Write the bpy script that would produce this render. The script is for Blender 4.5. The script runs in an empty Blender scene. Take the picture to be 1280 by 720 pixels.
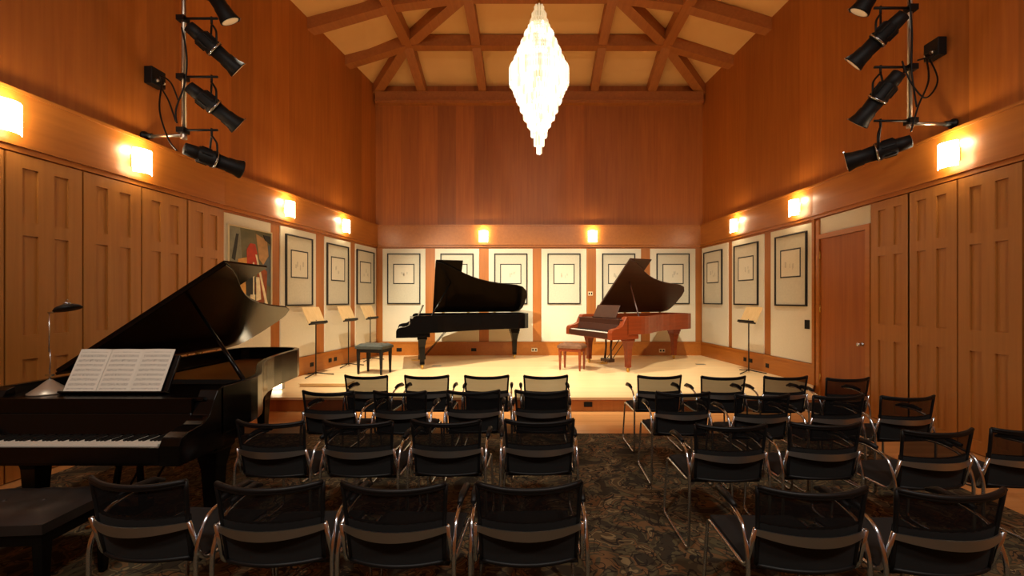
import bpy, bmesh, math, random
from mathutils import Vector, Matrix
random.seed(7)
S = bpy.context.scene
COL = S.collection

# ------------------------------------------------------------------ camera, world, exposure
cd = bpy.data.cameras.new('camera'); cam = bpy.data.objects.new('camera', cd); COL.objects.link(cam)
cam.location = (0, 0, 1.6); cam.rotation_euler = (math.radians(90), 0, 0)
cd.sensor_width = 36; cd.lens = 36 * 530 / 1280
cd.shift_x = -25 / 1280; cd.shift_y = 14 / 1280
cd.clip_start = 0.05
S.camera = cam
w = bpy.data.worlds.new('world'); S.world = w; w.use_nodes = True
w.node_tree.nodes['Background'].inputs[0].default_value = (0.02, 0.012, 0.006, 1)
w.node_tree.nodes['Background'].inputs[1].default_value = 0.3
S.view_settings.view_transform = 'Standard'
try: S.view_settings.look = 'None'
except Exception: pass
S.view_settings.gamma = 1; S.view_settings.use_curve_mapping = False
S.view_settings.exposure = 0.18
SPOT_W = 95       # each stage spotlight
SPOT_COL = (1.0, 0.89, 0.68)
SCONCE_E = 11      # sconce shade emission
SCONCE_W = 7
CHAND_E = 85.0     # chandelier glass emission
CHAND_COL = (1.0, 0.86, 0.62, 1)

# house lights above the back of the audience, behind the camera
for hx in (-1.9, 2.1):
    hl = bpy.data.lights.new('house_light', 'AREA'); hl.energy = 105; hl.color = (1.0, .93, .82); hl.size = .5
    ho = bpy.data.objects.new('house_light', hl); COL.objects.link(ho); ho.location = (hx, -1.6, 5.6); ho.rotation_euler = (math.radians(38), 0, 0)

# steep spotlights hung under the ceiling in front of the stage, above the frame
for sx, wt, tx in ((-3.0, 2600, -1.0), (2.8, 1150, 1.6)):
    sl = bpy.data.lights.new('ceiling_spot', 'SPOT'); sl.energy = wt; sl.color = SPOT_COL; sl.shadow_soft_size = .04
    sl.spot_size = math.radians(66); sl.spot_blend = .7
    so = bpy.data.objects.new('ceiling_spot', sl); COL.objects.link(so); so.location = (sx, 5.9, 6.6)
    so.rotation_euler = (Vector((sx, 5.9, 6.6)) - Vector((tx, 8.9, .2))).to_track_quat('Z', 'Y').to_euler()

# ------------------------------------------------------------------ helpers
def rgb(r, g, b):
    f = lambda c: (c/255/12.92) if c/255 <= .04045 else ((c/255+.055)/1.055)**2.4
    return (f(r), f(g), f(b), 1)

def mat(name, col, rough=.5, metal=0, spec=.5, emit=None, es=0, coat=0):
    m = bpy.data.materials.new(name); m.use_nodes = True
    b = m.node_tree.nodes['Principled BSDF']
    b.inputs['Base Color'].default_value = col; b.inputs['Roughness'].default_value = rough
    b.inputs['Metallic'].default_value = metal; b.inputs['Specular IOR Level'].default_value = spec
    b.inputs['Coat Weight'].default_value = coat
    if emit: b.inputs['Emission Color'].default_value = emit; b.inputs['Emission Strength'].default_value = es
    return m

def N(m, t, **kw):
    n = m.node_tree.nodes.new(t)
    for k, v in kw.items(): setattr(n, k, v)
    return n
def L(m, a, b): m.node_tree.links.new(a, b)

def noisy(name, c1, c2, scale=(1, 1, 1), nscale=4, rough=.5, detail=4, coords='pos', metal=0, spec=.5, bump=0, coat=0):
    """two tone noise material"""
    m = mat(name, c1, rough, metal, spec, coat=coat); b = m.node_tree.nodes['Principled BSDF']
    src = N(m, 'ShaderNodeNewGeometry').outputs['Position'] if coords == 'pos' else N(m, 'ShaderNodeTexCoord').outputs['Object']
    mp = N(m, 'ShaderNodeMapping'); mp.inputs['Scale'].default_value = scale; L(m, src, mp.inputs[0])
    nz = N(m, 'ShaderNodeTexNoise'); nz.inputs['Scale'].default_value = nscale; nz.inputs['Detail'].default_value = detail
    L(m, mp.outputs[0], nz.inputs['Vector'])
    r = N(m, 'ShaderNodeValToRGB'); r.color_ramp.elements[0].color = c1; r.color_ramp.elements[1].color = c2
    r.color_ramp.elements[0].position = .3; r.color_ramp.elements[1].position = .7
    L(m, nz.outputs['Fac'], r.inputs[0]); L(m, r.outputs[0], b.inputs['Base Color'])
    if bump:
        bp = N(m, 'ShaderNodeBump'); bp.inputs['Strength'].default_value = bump; bp.inputs['Distance'].default_value = .01
        L(m, nz.outputs['Fac'], bp.inputs['Height']); L(m, bp.outputs[0], b.inputs['Normal'])
    return m

def wood(name, c1, c2, plank=0, axis='z', rough=.4, var=.35, across='xy', coat=0):
    """grain stretched along one axis; plank>0 gives boards or veneer leaves of that width, each of its own tone"""
    m = mat(name, c1, rough, coat=coat); b = m.node_tree.nodes['Principled BSDF']
    pos = N(m, 'ShaderNodeNewGeometry').outputs['Position'] if plank else N(m, 'ShaderNodeTexCoord').outputs['Object']
    sc = {'z': (22, 22, .9), 'x': (.9, 22, 22), 'y': (22, .9, 22)}[axis]
    mp = N(m, 'ShaderNodeMapping'); mp.inputs['Scale'].default_value = sc; L(m, pos, mp.inputs[0])
    nz = N(m, 'ShaderNodeTexNoise'); nz.inputs['Scale'].default_value = 1; nz.inputs['Detail'].default_value = 5
    nz.inputs['Distortion'].default_value = .4
    r = N(m, 'ShaderNodeValToRGB'); r.color_ramp.elements[0].color = c1; r.color_ramp.elements[1].color = c2
    r.color_ramp.elements[0].position = .25; r.color_ramp.elements[1].position = .75
    L(m, nz.outputs['Fac'], r.inputs[0]); out = r.outputs[0]
    if plank:
        sp = N(m, 'ShaderNodeSeparateXYZ'); L(m, pos, sp.inputs[0])
        if across == 'xy':
            a = N(m, 'ShaderNodeMath', operation='ADD'); L(m, sp.outputs[0], a.inputs[0]); L(m, sp.outputs[1], a.inputs[1]); s = a.outputs[0]
        else: s = sp.outputs['XYZ'.index(across.upper())]
        d = N(m, 'ShaderNodeMath', operation='DIVIDE'); d.inputs[1].default_value = plank; L(m, s, d.inputs[0])
        fl = N(m, 'ShaderNodeMath', operation='FLOOR'); L(m, d.outputs[0], fl.inputs[0])
        wn = N(m, 'ShaderNodeTexWhiteNoise', noise_dimensions='1D'); L(m, fl.outputs[0], wn.inputs['W'])
        off = N(m, 'ShaderNodeVectorMath', operation='MULTIPLY_ADD')
        off.inputs[1].default_value = (9, 9, 9); L(m, wn.outputs['Color'], off.inputs[0]); L(m, mp.outputs[0], off.inputs[2])
        L(m, off.outputs[0], nz.inputs['Vector'])
        mr = N(m, 'ShaderNodeMapRange'); mr.inputs[3].default_value = 1 - var; mr.inputs[4].default_value = 1 + var * .6
        L(m, wn.outputs['Value'], mr.inputs[0])
        mul = N(m, 'ShaderNodeVectorMath', operation='SCALE'); L(m, out, mul.inputs[0]); L(m, mr.outputs[0], mul.inputs['Scale'])
        out = mul.outputs[0]
    else: L(m, mp.outputs[0], nz.inputs['Vector'])
    L(m, out, b.inputs['Base Color'])
    bp = N(m, 'ShaderNodeBump'); bp.inputs['Strength'].default_value = .08; bp.inputs['Distance'].default_value = .004
    L(m, nz.outputs['Fac'], bp.inputs['Height']); L(m, bp.outputs[0], b.inputs['Normal'])
    return m

class MB:
    def __init__(s): s.v = []; s.f = []; s.mi = []; s.sm = []
    def add(s, vs, fs, mi=0, smooth=False):
        o = len(s.v); s.v += [tuple(v) for v in vs]
        for f in fs: s.f.append([i + o for i in f]); s.mi.append(mi); s.sm.append(smooth)
        return s
    def box(s, x0, y0, z0, x1, y1, z1, mi=0, M=None):
        vs = [Vector((x, y, z)) for z in (z0, z1) for y in (y0, y1) for x in (x0, x1)]
        if M: vs = [M @ v for v in vs]
        return s.add(vs, [(0, 2, 3, 1), (4, 5, 7, 6), (0, 1, 5, 4), (2, 6, 7, 3), (0, 4, 6, 2), (1, 3, 7, 5)], mi)
    def prism(s, pts, z0, z1, mi=0, M=None):
        n = len(pts); vs = [Vector((p[0], p[1], z0)) for p in pts] + [Vector((p[0], p[1], z1)) for p in pts]
        if M: vs = [M @ v for v in vs]
        fs = [tuple(range(n))[::-1], tuple(range(n, 2*n))] + [(i, (i+1) % n, n+(i+1) % n, n+i) for i in range(n)]
        return s.add(vs, fs, mi)
    def lathe(s, prof, n=16, M=None, mi=0, smooth=True):
        vs = []
        for r, z in prof:
            for i in range(n):
                a = 2*math.pi*i/n; vs.append(Vector((r*math.cos(a), r*math.sin(a), z)))
        if M: vs = [M @ v for v in vs]
        fs = [(j*n+i, j*n+(i+1) % n, (j+1)*n+(i+1) % n, (j+1)*n+i) for j in range(len(prof)-1) for i in range(n)]
        fs += [tuple(range(n))[::-1], tuple(range((len(prof)-1)*n, len(prof)*n))]
        return s.add(vs, fs, mi, smooth)
    def tube(s, pts, r, n=8, mi=0, cap=True):
        pts = [Vector(p) for p in pts]; vs = []; prev = None
        for i, p in enumerate(pts):
            t = (pts[min(i+1, len(pts)-1)] - pts[max(i-1, 0)])
            t = t.normalized() if t.length > 1e-9 else Vector((0, 0, 1))
            if prev is None:
                a = Vector((0, 0, 1)) if abs(t.z) < .9 else Vector((1, 0, 0)); u = t.cross(a).normalized()
            else: u = (prev - t*prev.dot(t)).normalized()
            prev = u; v = t.cross(u)
            rr = r[i] if isinstance(r, (list, tuple)) else r
            for k in range(n):
                a = 2*math.pi*k/n; vs.append(p + u*math.cos(a)*rr + v*math.sin(a)*rr)
        m = len(pts)
        fs = [(j*n+i, j*n+(i+1) % n, (j+1)*n+(i+1) % n, (j+1)*n+i) for j in range(m-1) for i in range(n)]
        if cap: fs += [tuple(range(n))[::-1], tuple(range((m-1)*n, m*n))]
        return s.add(vs, fs, mi, True)
    def grid(s, fn, nu, nv, mi=0, smooth=True, flip=False):
        vs = [fn(i/nu, j/nv) for j in range(nv+1) for i in range(nu+1)]
        fs = [(j*(nu+1)+i, j*(nu+1)+i+1, (j+1)*(nu+1)+i+1, (j+1)*(nu+1)+i) for j in range(nv) for i in range(nu)]
        if flip: fs = [f[::-1] for f in fs]
        return s.add(vs, fs, mi, smooth)
    def build(s, name, mats, parent=None, bevel=0, fix=True):
        me = bpy.data.meshes.new(name); me.from_pydata(s.v, [], s.f)
        if not isinstance(mats, (list, tuple)): mats = [mats]
        for m in mats: me.materials.append(m)
        for p, i, sm in zip(me.polygons, s.mi, s.sm): p.material_index = i; p.use_smooth = sm
        if fix:
            bm = bmesh.new(); bm.from_mesh(me); bmesh.ops.recalc_face_normals(bm, faces=bm.faces); bm.to_mesh(me); bm.free()
        o = bpy.data.objects.new(name, me); COL.objects.link(o)
        if parent: o.parent = parent
        if bevel:
            b = o.modifiers.new('bevel', 'BEVEL'); b.width = bevel; b.segments = 2; b.limit_method = 'ANGLE'
        return o

def fillet(pts, r=.05, n=5):
    pts = [Vector(p) for p in pts]; out = [pts[0]]
    for i in range(1, len(pts)-1):
        a, b, c = pts[i-1], pts[i], pts[i+1]
        d1 = (a-b); d2 = (c-b); rr = min(r, d1.length*.45, d2.length*.45)
        p = b + d1.normalized()*rr; q = b + d2.normalized()*rr
        for k in range(n+1):
            t = k/n; out.append(p*(1-t)**2 + b*2*t*(1-t) + q*t*t)
    out.append(pts[-1]); return out

def tag(o, label=None, cat=None, group=None, kind=None):
    if label: o['label'] = label
    if cat: o['category'] = cat
    if group: o['group'] = group
    if kind: o['kind'] = kind
    return o
def thing(name, label, cat, loc=(0, 0, 0), rz=0, group=None):
    o = bpy.data.objects.new(name, None); COL.objects.link(o); o.empty_display_size = .1
    o.location = loc; o.rotation_euler = (0, 0, rz); return tag(o, label, cat, group)
def struct(name, mb, m, bevel=0): return tag(mb.build(name, m, bevel=bevel), kind='structure')
def copy_tree(o, parent=None):
    c = o.copy(); COL.objects.link(c)
    if parent: c.parent = parent
    for ch in list(o.children): copy_tree(ch, c)
    return c
TRIM = [0]
def trim(mb, m, bevel=0):
    TRIM[0] += 1; return struct('trim_%d' % TRIM[0], mb, m, bevel)

# ------------------------------------------------------------------ materials
M_up = wood('red_oak_veneer', rgb(160, 84, 24), rgb(180, 102, 34), plank=.46, rough=.45, var=.2)
M_band = wood('oak_trim', rgb(168, 98, 32), rgb(182, 110, 40), plank=0, axis='y', rough=.33)
M_wall = wood('oak_wall', rgb(168, 98, 38), rgb(184, 112, 48), plank=.6, rough=.4, var=.12)
M_leaf = wood('oak_door', rgb(164, 104, 42), rgb(180, 118, 52), axis='z', rough=.4)
M_beam = wood('beam_wood', rgb(160, 92, 36), rgb(178, 106, 46), axis='y', rough=.5)
M_plaster = noisy('tan_plaster', rgb(228, 174, 104), rgb(234, 182, 110), nscale=1.5, rough=.9)
M_cream = noisy('cream_fabric_panel', rgb(222, 212, 184), rgb(230, 220, 194), nscale=60, rough=.9)
M_stage = wood('maple_stage', rgb(226, 192, 138), rgb(238, 208, 158), plank=.08, axis='x', rough=.32, var=.06, across='y')
M_floor = wood('oak_floor', rgb(206, 146, 86), rgb(218, 160, 98), plank=.07, axis='x', rough=.2, var=.1, across='y')
M_black = mat('black_lacquer', rgb(8, 7, 7), .2, spec=.22)
M_blacks = mat('black_satin', rgb(18, 17, 17), .55, spec=.3)
M_frame = mat('black_picture_frame', rgb(18, 15, 14), .4)
M_matb = noisy('picture_mat', rgb(206, 198, 172), rgb(214, 206, 180), nscale=30, rough=.9)
M_brass = mat('brass', rgb(200, 160, 80), .3, metal=1)
M_chrome = mat('chrome', rgb(206, 216, 226), .2, metal=1)
M_steel = mat('galvanised_pipe', rgb(190, 180, 165), .35, metal=1)
M_bronze = mat('bronze_band', rgb(172, 174, 170), .38, metal=1)
M_rubber = mat('black_plastic', rgb(12, 11, 11), .5, spec=.3)
M_seat = noisy('black_seat_fabric', rgb(9, 9, 9), rgb(16, 15, 14), nscale=150, rough=.85, coords='obj')
M_ivory = mat('ivory_keys', rgb(235, 228, 212), .3)
M_gold = noisy('gold_iron_plate', rgb(150, 100, 45), rgb(170, 118, 56), nscale=6, rough=.4, coords='obj', metal=.7)
M_mahog = wood('mahogany_lacquer', rgb(112, 44, 16), rgb(138, 58, 22), axis='y', rough=.3)
M_mahogd = wood('dark_mahogany', rgb(48, 22, 13), rgb(62, 29, 17), axis='y', rough=.38)
M_leather = noisy('grey_green_leather', rgb(52, 56, 52), rgb(74, 78, 72), nscale=10, rough=.4, coords='obj')
M_tap = noisy('brown_bench_leather', rgb(96, 62, 40), rgb(122, 84, 58), nscale=14, rough=.5, coords='obj')
M_glow = mat('lit_shade', (1, .9, .7, 1), .5, emit=(1.0, .86, .60, 1), es=SCONCE_E)

def mesh_fabric():
    m = mat('black_mesh_fabric', rgb(20, 18, 18), .9, spec=.05)
    b = m.node_tree.nodes['Principled BSDF']; out = m.node_tree.nodes['Material Output']
    t = N(m, 'ShaderNodeBsdfTransparent'); mx = N(m, 'ShaderNodeMixShader'); mx.inputs[0].default_value = .80
    L(m, t.outputs[0], mx.inputs[1]); L(m, b.outputs[0], mx.inputs[2]); L(m, mx.outputs[0], out.inputs[0]); return m
M_mesh = mesh_fabric()

def rug_mat():
    m = mat('floral_rug', rgb(60, 45, 32), .95, spec=.15); b = m.node_tree.nodes['Principled BSDF']
    g = N(m, 'ShaderNodeNewGeometry')
    mp = N(m, 'ShaderNodeMapping'); mp.inputs['Scale'].default_value = (1, 1, 1); L(m, g.outputs['Position'], mp.inputs[0])
    n1 = N(m, 'ShaderNodeTexNoise'); n1.inputs['Scale'].default_value = 3.6; n1.inputs['Detail'].default_value = 2; n1.inputs['Distortion'].default_value = 1.4
    L(m, mp.outputs[0], n1.inputs['Vector'])
    r = N(m, 'ShaderNodeValToRGB'); cr = r.color_ramp; cr.interpolation = 'CONSTANT'
    cr.elements[0].position = 0; cr.elements[0].color = rgb(62, 54, 42)
    cr.elements[1].position = .40; cr.elements[1].color = rgb(94, 84, 60)
    for p, c in ((.455, rgb(76, 66, 48)), (.50, rgb(116, 86, 56)), (.545, rgb(82, 72, 54)), (.585, rgb(136, 116, 82)), (.62, rgb(88, 72, 50))):
        e = cr.elements.new(p); e.color = c
    L(m, n1.outputs['Fac'], r.inputs[0])
    v = N(m, 'ShaderNodeTexNoise'); v.inputs['Scale'].default_value = 7; v.inputs['Detail'].default_value = 1; v.inputs['Distortion'].default_value = 1.6
    L(m, mp.outputs[0], v.inputs['Vector'])
    r2 = N(m, 'ShaderNodeValToRGB'); c2 = r2.color_ramp; c2.interpolation = 'CONSTANT'
    c2.elements[0].position = 0; c2.elements[0].color = (0, 0, 0, 1); c2.elements[1].position = .53; c2.elements[1].color = (1, 1, 1, 1)
    e = c2.elements.new(.58); e.color = (0, 0, 0, 1)
    L(m, v.outputs['Fac'], r2.inputs[0])
    mx = N(m, 'ShaderNodeMix', data_type='RGBA'); L(m, r2.outputs[0], mx.inputs[0]); L(m, r.outputs[0], mx.inputs[6])
    mx.inputs[7].default_value = rgb(48, 40, 33)
    L(m, mx.outputs[2], b.inputs['Base Color'])
    return m
M_rug = rug_mat()

def score_mat():
    m = mat('printed_score', rgb(232, 226, 210), .8); b = m.node_tree.nodes['Principled BSDF']
    tc = N(m, 'ShaderNodeTexCoord'); sp = N(m, 'ShaderNodeSeparateXYZ'); L(m, tc.outputs['Generated'], sp.inputs[0])
    def math_(op, a, bb):
        n = N(m, 'ShaderNodeMath', operation=op)
        for i, q in enumerate((a, bb)):
            if isinstance(q, (int, float)): n.inputs[i].default_value = q
            elif q is not None: L(m, q, n.inputs[i])
        return n.outputs[0]
    # nine systems, five staff lines each, with note blobs
    z = sp.outputs[2]; x = sp.outputs[0]
    zz = math_('MULTIPLY', z, 9); fr = math_('FRACT', zz, None)
    insys = math_('MULTIPLY', math_('GREATER_THAN', fr, .25), math_('LESS_THAN', fr, .75))
    st = math_('FRACT', math_('MULTIPLY', fr, 10), None); line = math_('LESS_THAN', st, .3)
    nz = N(m, 'ShaderNodeTexNoise'); nz.inputs['Scale'].default_value = 60; nz.inputs['Detail'].default_value = 1
    L(m, tc.outputs['Generated'], nz.inputs['Vector'])
    note = math_('GREATER_THAN', nz.outputs['Fac'], .58)
    mk = math_('MULTIPLY', math_('MAXIMUM', math_('MULTIPLY', line, .55), note), insys)
    inx = math_('MULTIPLY', math_('GREATER_THAN', x, .08), math_('LESS_THAN', x, .92))
    mk = math_('MULTIPLY', math_('MULTIPLY', mk, inx), .75)
    mk = math_('MULTIPLY', mk, math_('MULTIPLY', math_('GREATER_THAN', z, .05), math_('LESS_THAN', z, .93)))
    mx = N(m, 'ShaderNodeMix', data_type='RGBA'); L(m, mk, mx.inputs[0])
    mx.inputs[6].default_value = rgb(232, 226, 210); mx.inputs[7].default_value = rgb(60, 55, 50)
    L(m, mx.outputs[2], b.inputs['Base Color']); return m
M_score = score_mat()

# ------------------------------------------------------------------ the room
STG = .2                      # stage height
YB = 10.6
BAND0, BAND1, TOP = 2.9, 3.42, 7.35
CL, CR = (-3.88, YB), (4.24, YB)              # back corners
KL, KR = (-4.47, 6.1), (4.62, 6.9)            # where the splayed stage walls meet the side walls
FL, FR = (-4.89, -3.0), (4.62, -3.0)

class Seg:
    """a wall line; P(u, w, z): u metres along, w metres into the room"""
    def __init__(s, p, q, nrm):
        s.p = Vector(p); s.q = Vector(q); s.d = (s.q-s.p).normalized(); s.len = (s.q-s.p).length
        n = Vector((-s.d.y, s.d.x)); s.n = n if n.dot(Vector(nrm)) > 0 else -n
        s.M = Matrix(((s.d.x, s.n.x, 0, s.p.x), (s.d.y, s.n.y, 0, s.p.y), (0, 0, 1, 0), (0, 0, 0, 1)))
    def uY(s, Y): return (Y - s.p.y) / s.d.y
    def P(s, u, w, z): return s.M @ Vector((u, w, z))
    def ang(s): return math.atan2(s.d.y, s.d.x)
SL = Seg(FL, KL, (1, 0)); SSL = Seg(KL, CL, (1, 0)); SB = Seg(CL, CR, (0, -1)); SSR = Seg(KR, CR, (-1, 0)); SR = Seg(FR, KR, (-1, 0))
SF = Seg((-4.89, -3), (4.62, -3), (0, 1))
for nm, s in (('wall_left', SL), ('wall_stage_left', SSL), ('wall_back', SB), ('wall_stage_right', SSR), ('wall_right', SR), ('wall_front', SF)):
    m = MB(); m.box(-.02, -.30, -.1, s.len+.02, 0, BAND0+.01, M=s.M); struct(nm, m, M_wall)
    m = MB(); m.box(-.05, -.30, BAND0+.01, s.len+.05, -.05, TOP, M=s.M); struct(nm.replace('wall_', 'wall_upper_'), m, M_up)
    # sconce band with a ledge on top and a stepped moulding beneath
    m = MB()
    m.box(-.02, -.12, BAND0+.10, s.len+.02, .05, BAND1, M=s.M)
    m.box(-.02, -.12, BAND0+.05, s.len+.02, .065, BAND0+.10, M=s.M)
    m.box(-.02, -.12, BAND0, s.len+.02, .04, BAND0+.05, M=s.M)
    m.box(-.02, -.12, BAND1, s.len+.02, .065, BAND1+.03, M=s.M)
    trim(m, M_band)
# floor, stage
m = MB(); m.box(-5.2, -3.3, -.12, 5.0, 11, 0); struct('floor', m, M_floor)
stage_pts = [(-4.47, 6.05), (4.15, 6.05), (4.15, 6.35), (4.60, 6.92), (4.24, YB), (-3.88, YB), (-4.47, 6.12)]
m = MB(); m.prism(stage_pts, 0.001, STG-.03); struct('floor_stage_riser', m, M_wall)
m = MB(); m.prism([(-4.47, 6.02), (4.17, 6.02), (4.17, 6.34), (4.60, 6.92), (4.24, YB), (-3.88, YB), (-4.47, 6.12)], STG-.03, STG); struct('floor_stage', m, M_stage)
m = MB(); m.prism([(-4.465, 6.012), (4.18, 6.012), (4.18, 6.16), (-4.465, 6.16)], STG, STG+.004); trim(m, M_stage)

# rug
m = MB(); m.box(-4.35, -2.6, 0.001, 3.62, 5.02, .012)
tag(m.build('patterned_rug', M_rug), 'large dark patterned floral rug covering the floor under the audience chairs', 'rug')

# ceiling: hipped, in plaster with dark beams below it
def prof(k): return (6.70, 7.16, 7.35, 7.5)[k]
DZ = .25
L0 = [(-4.95, -3.05), (-4.53, 6.1), (-3.93, 10.66), (4.29, 10.66), (4.68, 6.9), (4.68, -3.05)]
L1 = [(-2.78, -3.05), (-2.78, 6.1), (-2.78, 9.4), (3.0, 9.4), (3.0, 6.9), (3.0, -3.05)]
L2 = [(-1.35, -3.05), (-1.35, 6.1), (-1.35, 8.15), (1.65, 8.15), (1.65, 6.9), (1.65, -3.05)]
L3 = [(.15, -3.05), (.15, 6.1), (.15, 6.9), (.15, 6.9), (.15, 6.9), (.15, -3.05)]
m = MB()
rings = [L0, L1, L2, L3]
for j in range(3):
    for i in range(5):
        a, b, c, d = rings[j][i], rings[j][i+1], rings[j+1][i+1], rings[j+1][i]
        z0, z1 = prof(j)+DZ, prof(j+1)+DZ
        vs = [(a[0], a[1], z0), (b[0], b[1], z0), (c[0], c[1], z1), (d[0], d[1], z1)]
        if c == d: vs = vs[:3]
        vs2 = [(x, y, z+.12) for x, y, z in vs]; n = len(vs)
        m.add(vs+vs2, [tuple(range(n))[::-1], tuple(range(n, 2*n))] + [(q, (q+1) % n, n+(q+1) % n, n+q) for q in range(n)])
struct('ceiling', m, M_plaster)
def beam(pts, wd=.21, dp=.24):
    m = MB()
    for p, q in zip(pts[:-1], pts[1:]):
        p = Vector(p); q = Vector(q); d = (q-p); h = Vector((d.x, d.y, 0)).normalized(); s = Vector((-h.y, h.x, 0))*wd/2
        p = p - h*.02; q = q + h*.02
        u = Vector((0, 0, dp))
        vs = [p-s, p+s, q+s, q-s, p-s+u, p+s+u, q+s+u, q-s+u]
        m.add(vs, [(0, 3, 2, 1), (4, 5, 6, 7), (0, 1, 5, 4), (1, 2, 6, 5), (2, 3, 7, 6), (3, 0, 4, 7)])
    trim(m, M_beam)
Z0, Z1, Z2, Z3 = prof(0), prof(1), prof(2), prof(3)
beam([(-3.9, 10.62, Z0), (-2.78, 9.4, Z1), (-1.35, 8.15, Z2), (.15, 6.9, Z3)], dp=.26)
beam([(4.25, 10.62, Z0), (3.0, 9.4, Z1), (1.65, 8.15, Z2), (.15, 6.9, Z3)], dp=.26)
def xl(Y): return -5.263 + .13*Y - .12 if Y > 6.1 else -4.751+.046*Y - .1
def xr(Y): return 4.24 + .1016*(10.6-Y) + .12 if Y > 6.9 else 4.73
beam([(xl(9.4), 9.4, Z0+.02), (-2.78, 9.4, Z1), (3.0, 9.4, Z1), (xr(9.4), 9.4, Z0+.02)])
for Y in (8.15, 6.9, 5.65, 4.4, 3.15, 1.9, .65, -.6, -1.85):
    mid = [(.15, Y, Z3)] if Y < 7 else []
    beam([(xl(Y), Y, Z0), (-2.78, Y, Z1), (-1.35, Y, Z2)] + mid + [(1.65, Y, Z2), (3.0, Y, Z1), (xr(Y), Y, Z0)])
for X in (-2.74, 2.97):
    beam([(X, 10.6, Z0), (X, 9.4, Z1-.003), (X, -3, Z1-.003)])
for X in (-1.23, 1.55):
    beam([(X, 10.6, Z0), (X, 9.4, Z1-.003), (X, 8.15, Z2-.004), (X, -3, Z2-.004)], wd=.19)
beam([(.15, 8.1, Z2+.03), (.15, 6.9, Z3-.003), (.15, -3, Z3-.003)], wd=.19)
m = MB(); m.box(0, -.05, 6.46, SB.len, .12, 6.74, M=SB.M); m.box(0, -.05, 6.50, SB.len, .15, 6.53, M=SB.M); trim(m, M_beam)

# cream acoustic panels and baseboards of the stage walls
def panel(s, u0, u1, z0=.54, z1=2.86):
    m = MB(); m.box(u0, -.01, z0, u1, .02, z1, M=s.M); trim(m, M_cream, bevel=.006)
backX = [(-3.73, -2.66), (-2.42, -1.32), (-1.08, .02), (.234, 1.36), (1.6, 2.72), (2.95, 4.08)]
for a, b in backX: panel(SB, a+3.88, b+3.88)
leftY = [(7.25, 8.2), (8.476, 9.40), (9.6, 10.53)]
for a, b in leftY: panel(SSL, SSL.uY(a), SSL.uY(b))
rightY = [(6.93, 7.98), (8.18, 9.25), (9.4, 10.55)]
for a, b in rightY: panel(SSR, SSR.uY(a), SSR.uY(b))
panel(SSL, .02, SSL.uY(7.03))
for nm, s in (('stage_left', SSL), ('back', SB), ('stage_right', SSR)):
    m = MB(); m.box(.0, -.01, STG+.001, s.len, .035, .54, M=s.M); m.box(.0, -.01, .50, s.len, .045, .54, M=s.M)
    struct('baseboard_'+nm, m, M_band)
# dark reveal lines at the panel ends on both stage walls
m = MB(); m.box(-.02, -.01, 0.2, .03, .05, BAND0, M=SSR.M); trim(m, M_band)

# folding door leaves along the two side walls
DN = [0]
def leaf(s, u0, u1):
    """a panelled leaf: rails and stiles standing in front of six sunk panels"""
    DN[0] += 1; m = MB(); g = .006
    a, b = u0+g, u1-g; W = b-a
    cols = [(a + W*.19, a + W*.39), (a + W*.60, a + W*.80)]
    rows = [(.14, 1.06), (1.276, 2.17), (2.29, 2.77)]
    m.box(a, .0, .01, b, .020, 2.885, M=s.M)
    xs = [a, cols[0][0], cols[0][1], cols[1][0], cols[1][1], b]
    for k in (0, 2, 4): m.box(xs[k], .020, .01, xs[k+1], .038, 2.885, M=s.M)
    for k in (1, 3):
        z = .01
        for r0, r1 in rows: m.box(xs[k], .020, z, xs[k+1], .038, r0, M=s.M); z = r1
        m.box(xs[k], .020, z, xs[k+1], .038, 2.885, M=s.M)
    struct('door_%d' % DN[0], m, M_leaf)
for Y in (5.50, 4.88, 4.27, 3.66, 3.05): leaf(SL, SL.uY(Y), SL.uY(Y+.605))
for Y in (5.14, 4.57, 3.96, 3.35, 2.74): leaf(SR, SR.uY(Y), SR.uY(Y+.605 if Y < 5 else 5.74))
m = MB(); m.box(0, 0, .002, SL.uY(3.04), .03, 2.88, M=SL.M); trim(m, M_leaf)
m = MB(); m.box(0, 0, .002, SR.uY(2.73), .03, 2.88, M=SR.M); trim(m, M_leaf)
# plain door on the right with casing, transom panel, hinges and knob
DN[0] += 1; s = SR; ua, ub = s.uY(5.83), s.uY(6.76)
m = MB(); m.box(ua, .0, .005, ub, .02, 2.55, M=s.M)
dr = tag(m.build('door_%d' % DN[0], M_up), kind='structure')
m = MB(); m.box(ua-.08, .0, .002, ua-.003, .045, 2.63, M=s.M); m.box(ub+.003, .0, .002, ub+.075, .045, 2.86, M=s.M); m.box(ua-.003, 0, 2.555, ub+.003, .045, 2.63, M=s.M)
m.build('door_casing', M_band, dr)
m = MB(); m.box(ua-.07, 0, 2.635, ub, .02, 2.885, M=s.M); trim(m, M_cream)
m = MB(); A = s.M @ Matrix.Translation((ua+.07, .02, .97)) @ Matrix.Rotation(-math.pi/2, 4, 'X')
m.lathe([(.03, 0), (.03, .008), (.012, .012), (.012, .035), (.028, .045), (.032, .06), (.022, .075), (.001, .078)], 14, A)
m.build('door_knob', M_chrome, dr)
for z in (.35, 1.45, 2.3):
    m = MB(); m.tube([s.P(ub-.004, .03, z-.06), s.P(ub-.004, .03, z+.06)], .011, 8); m.build('hinge', M_brass, dr)

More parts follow.
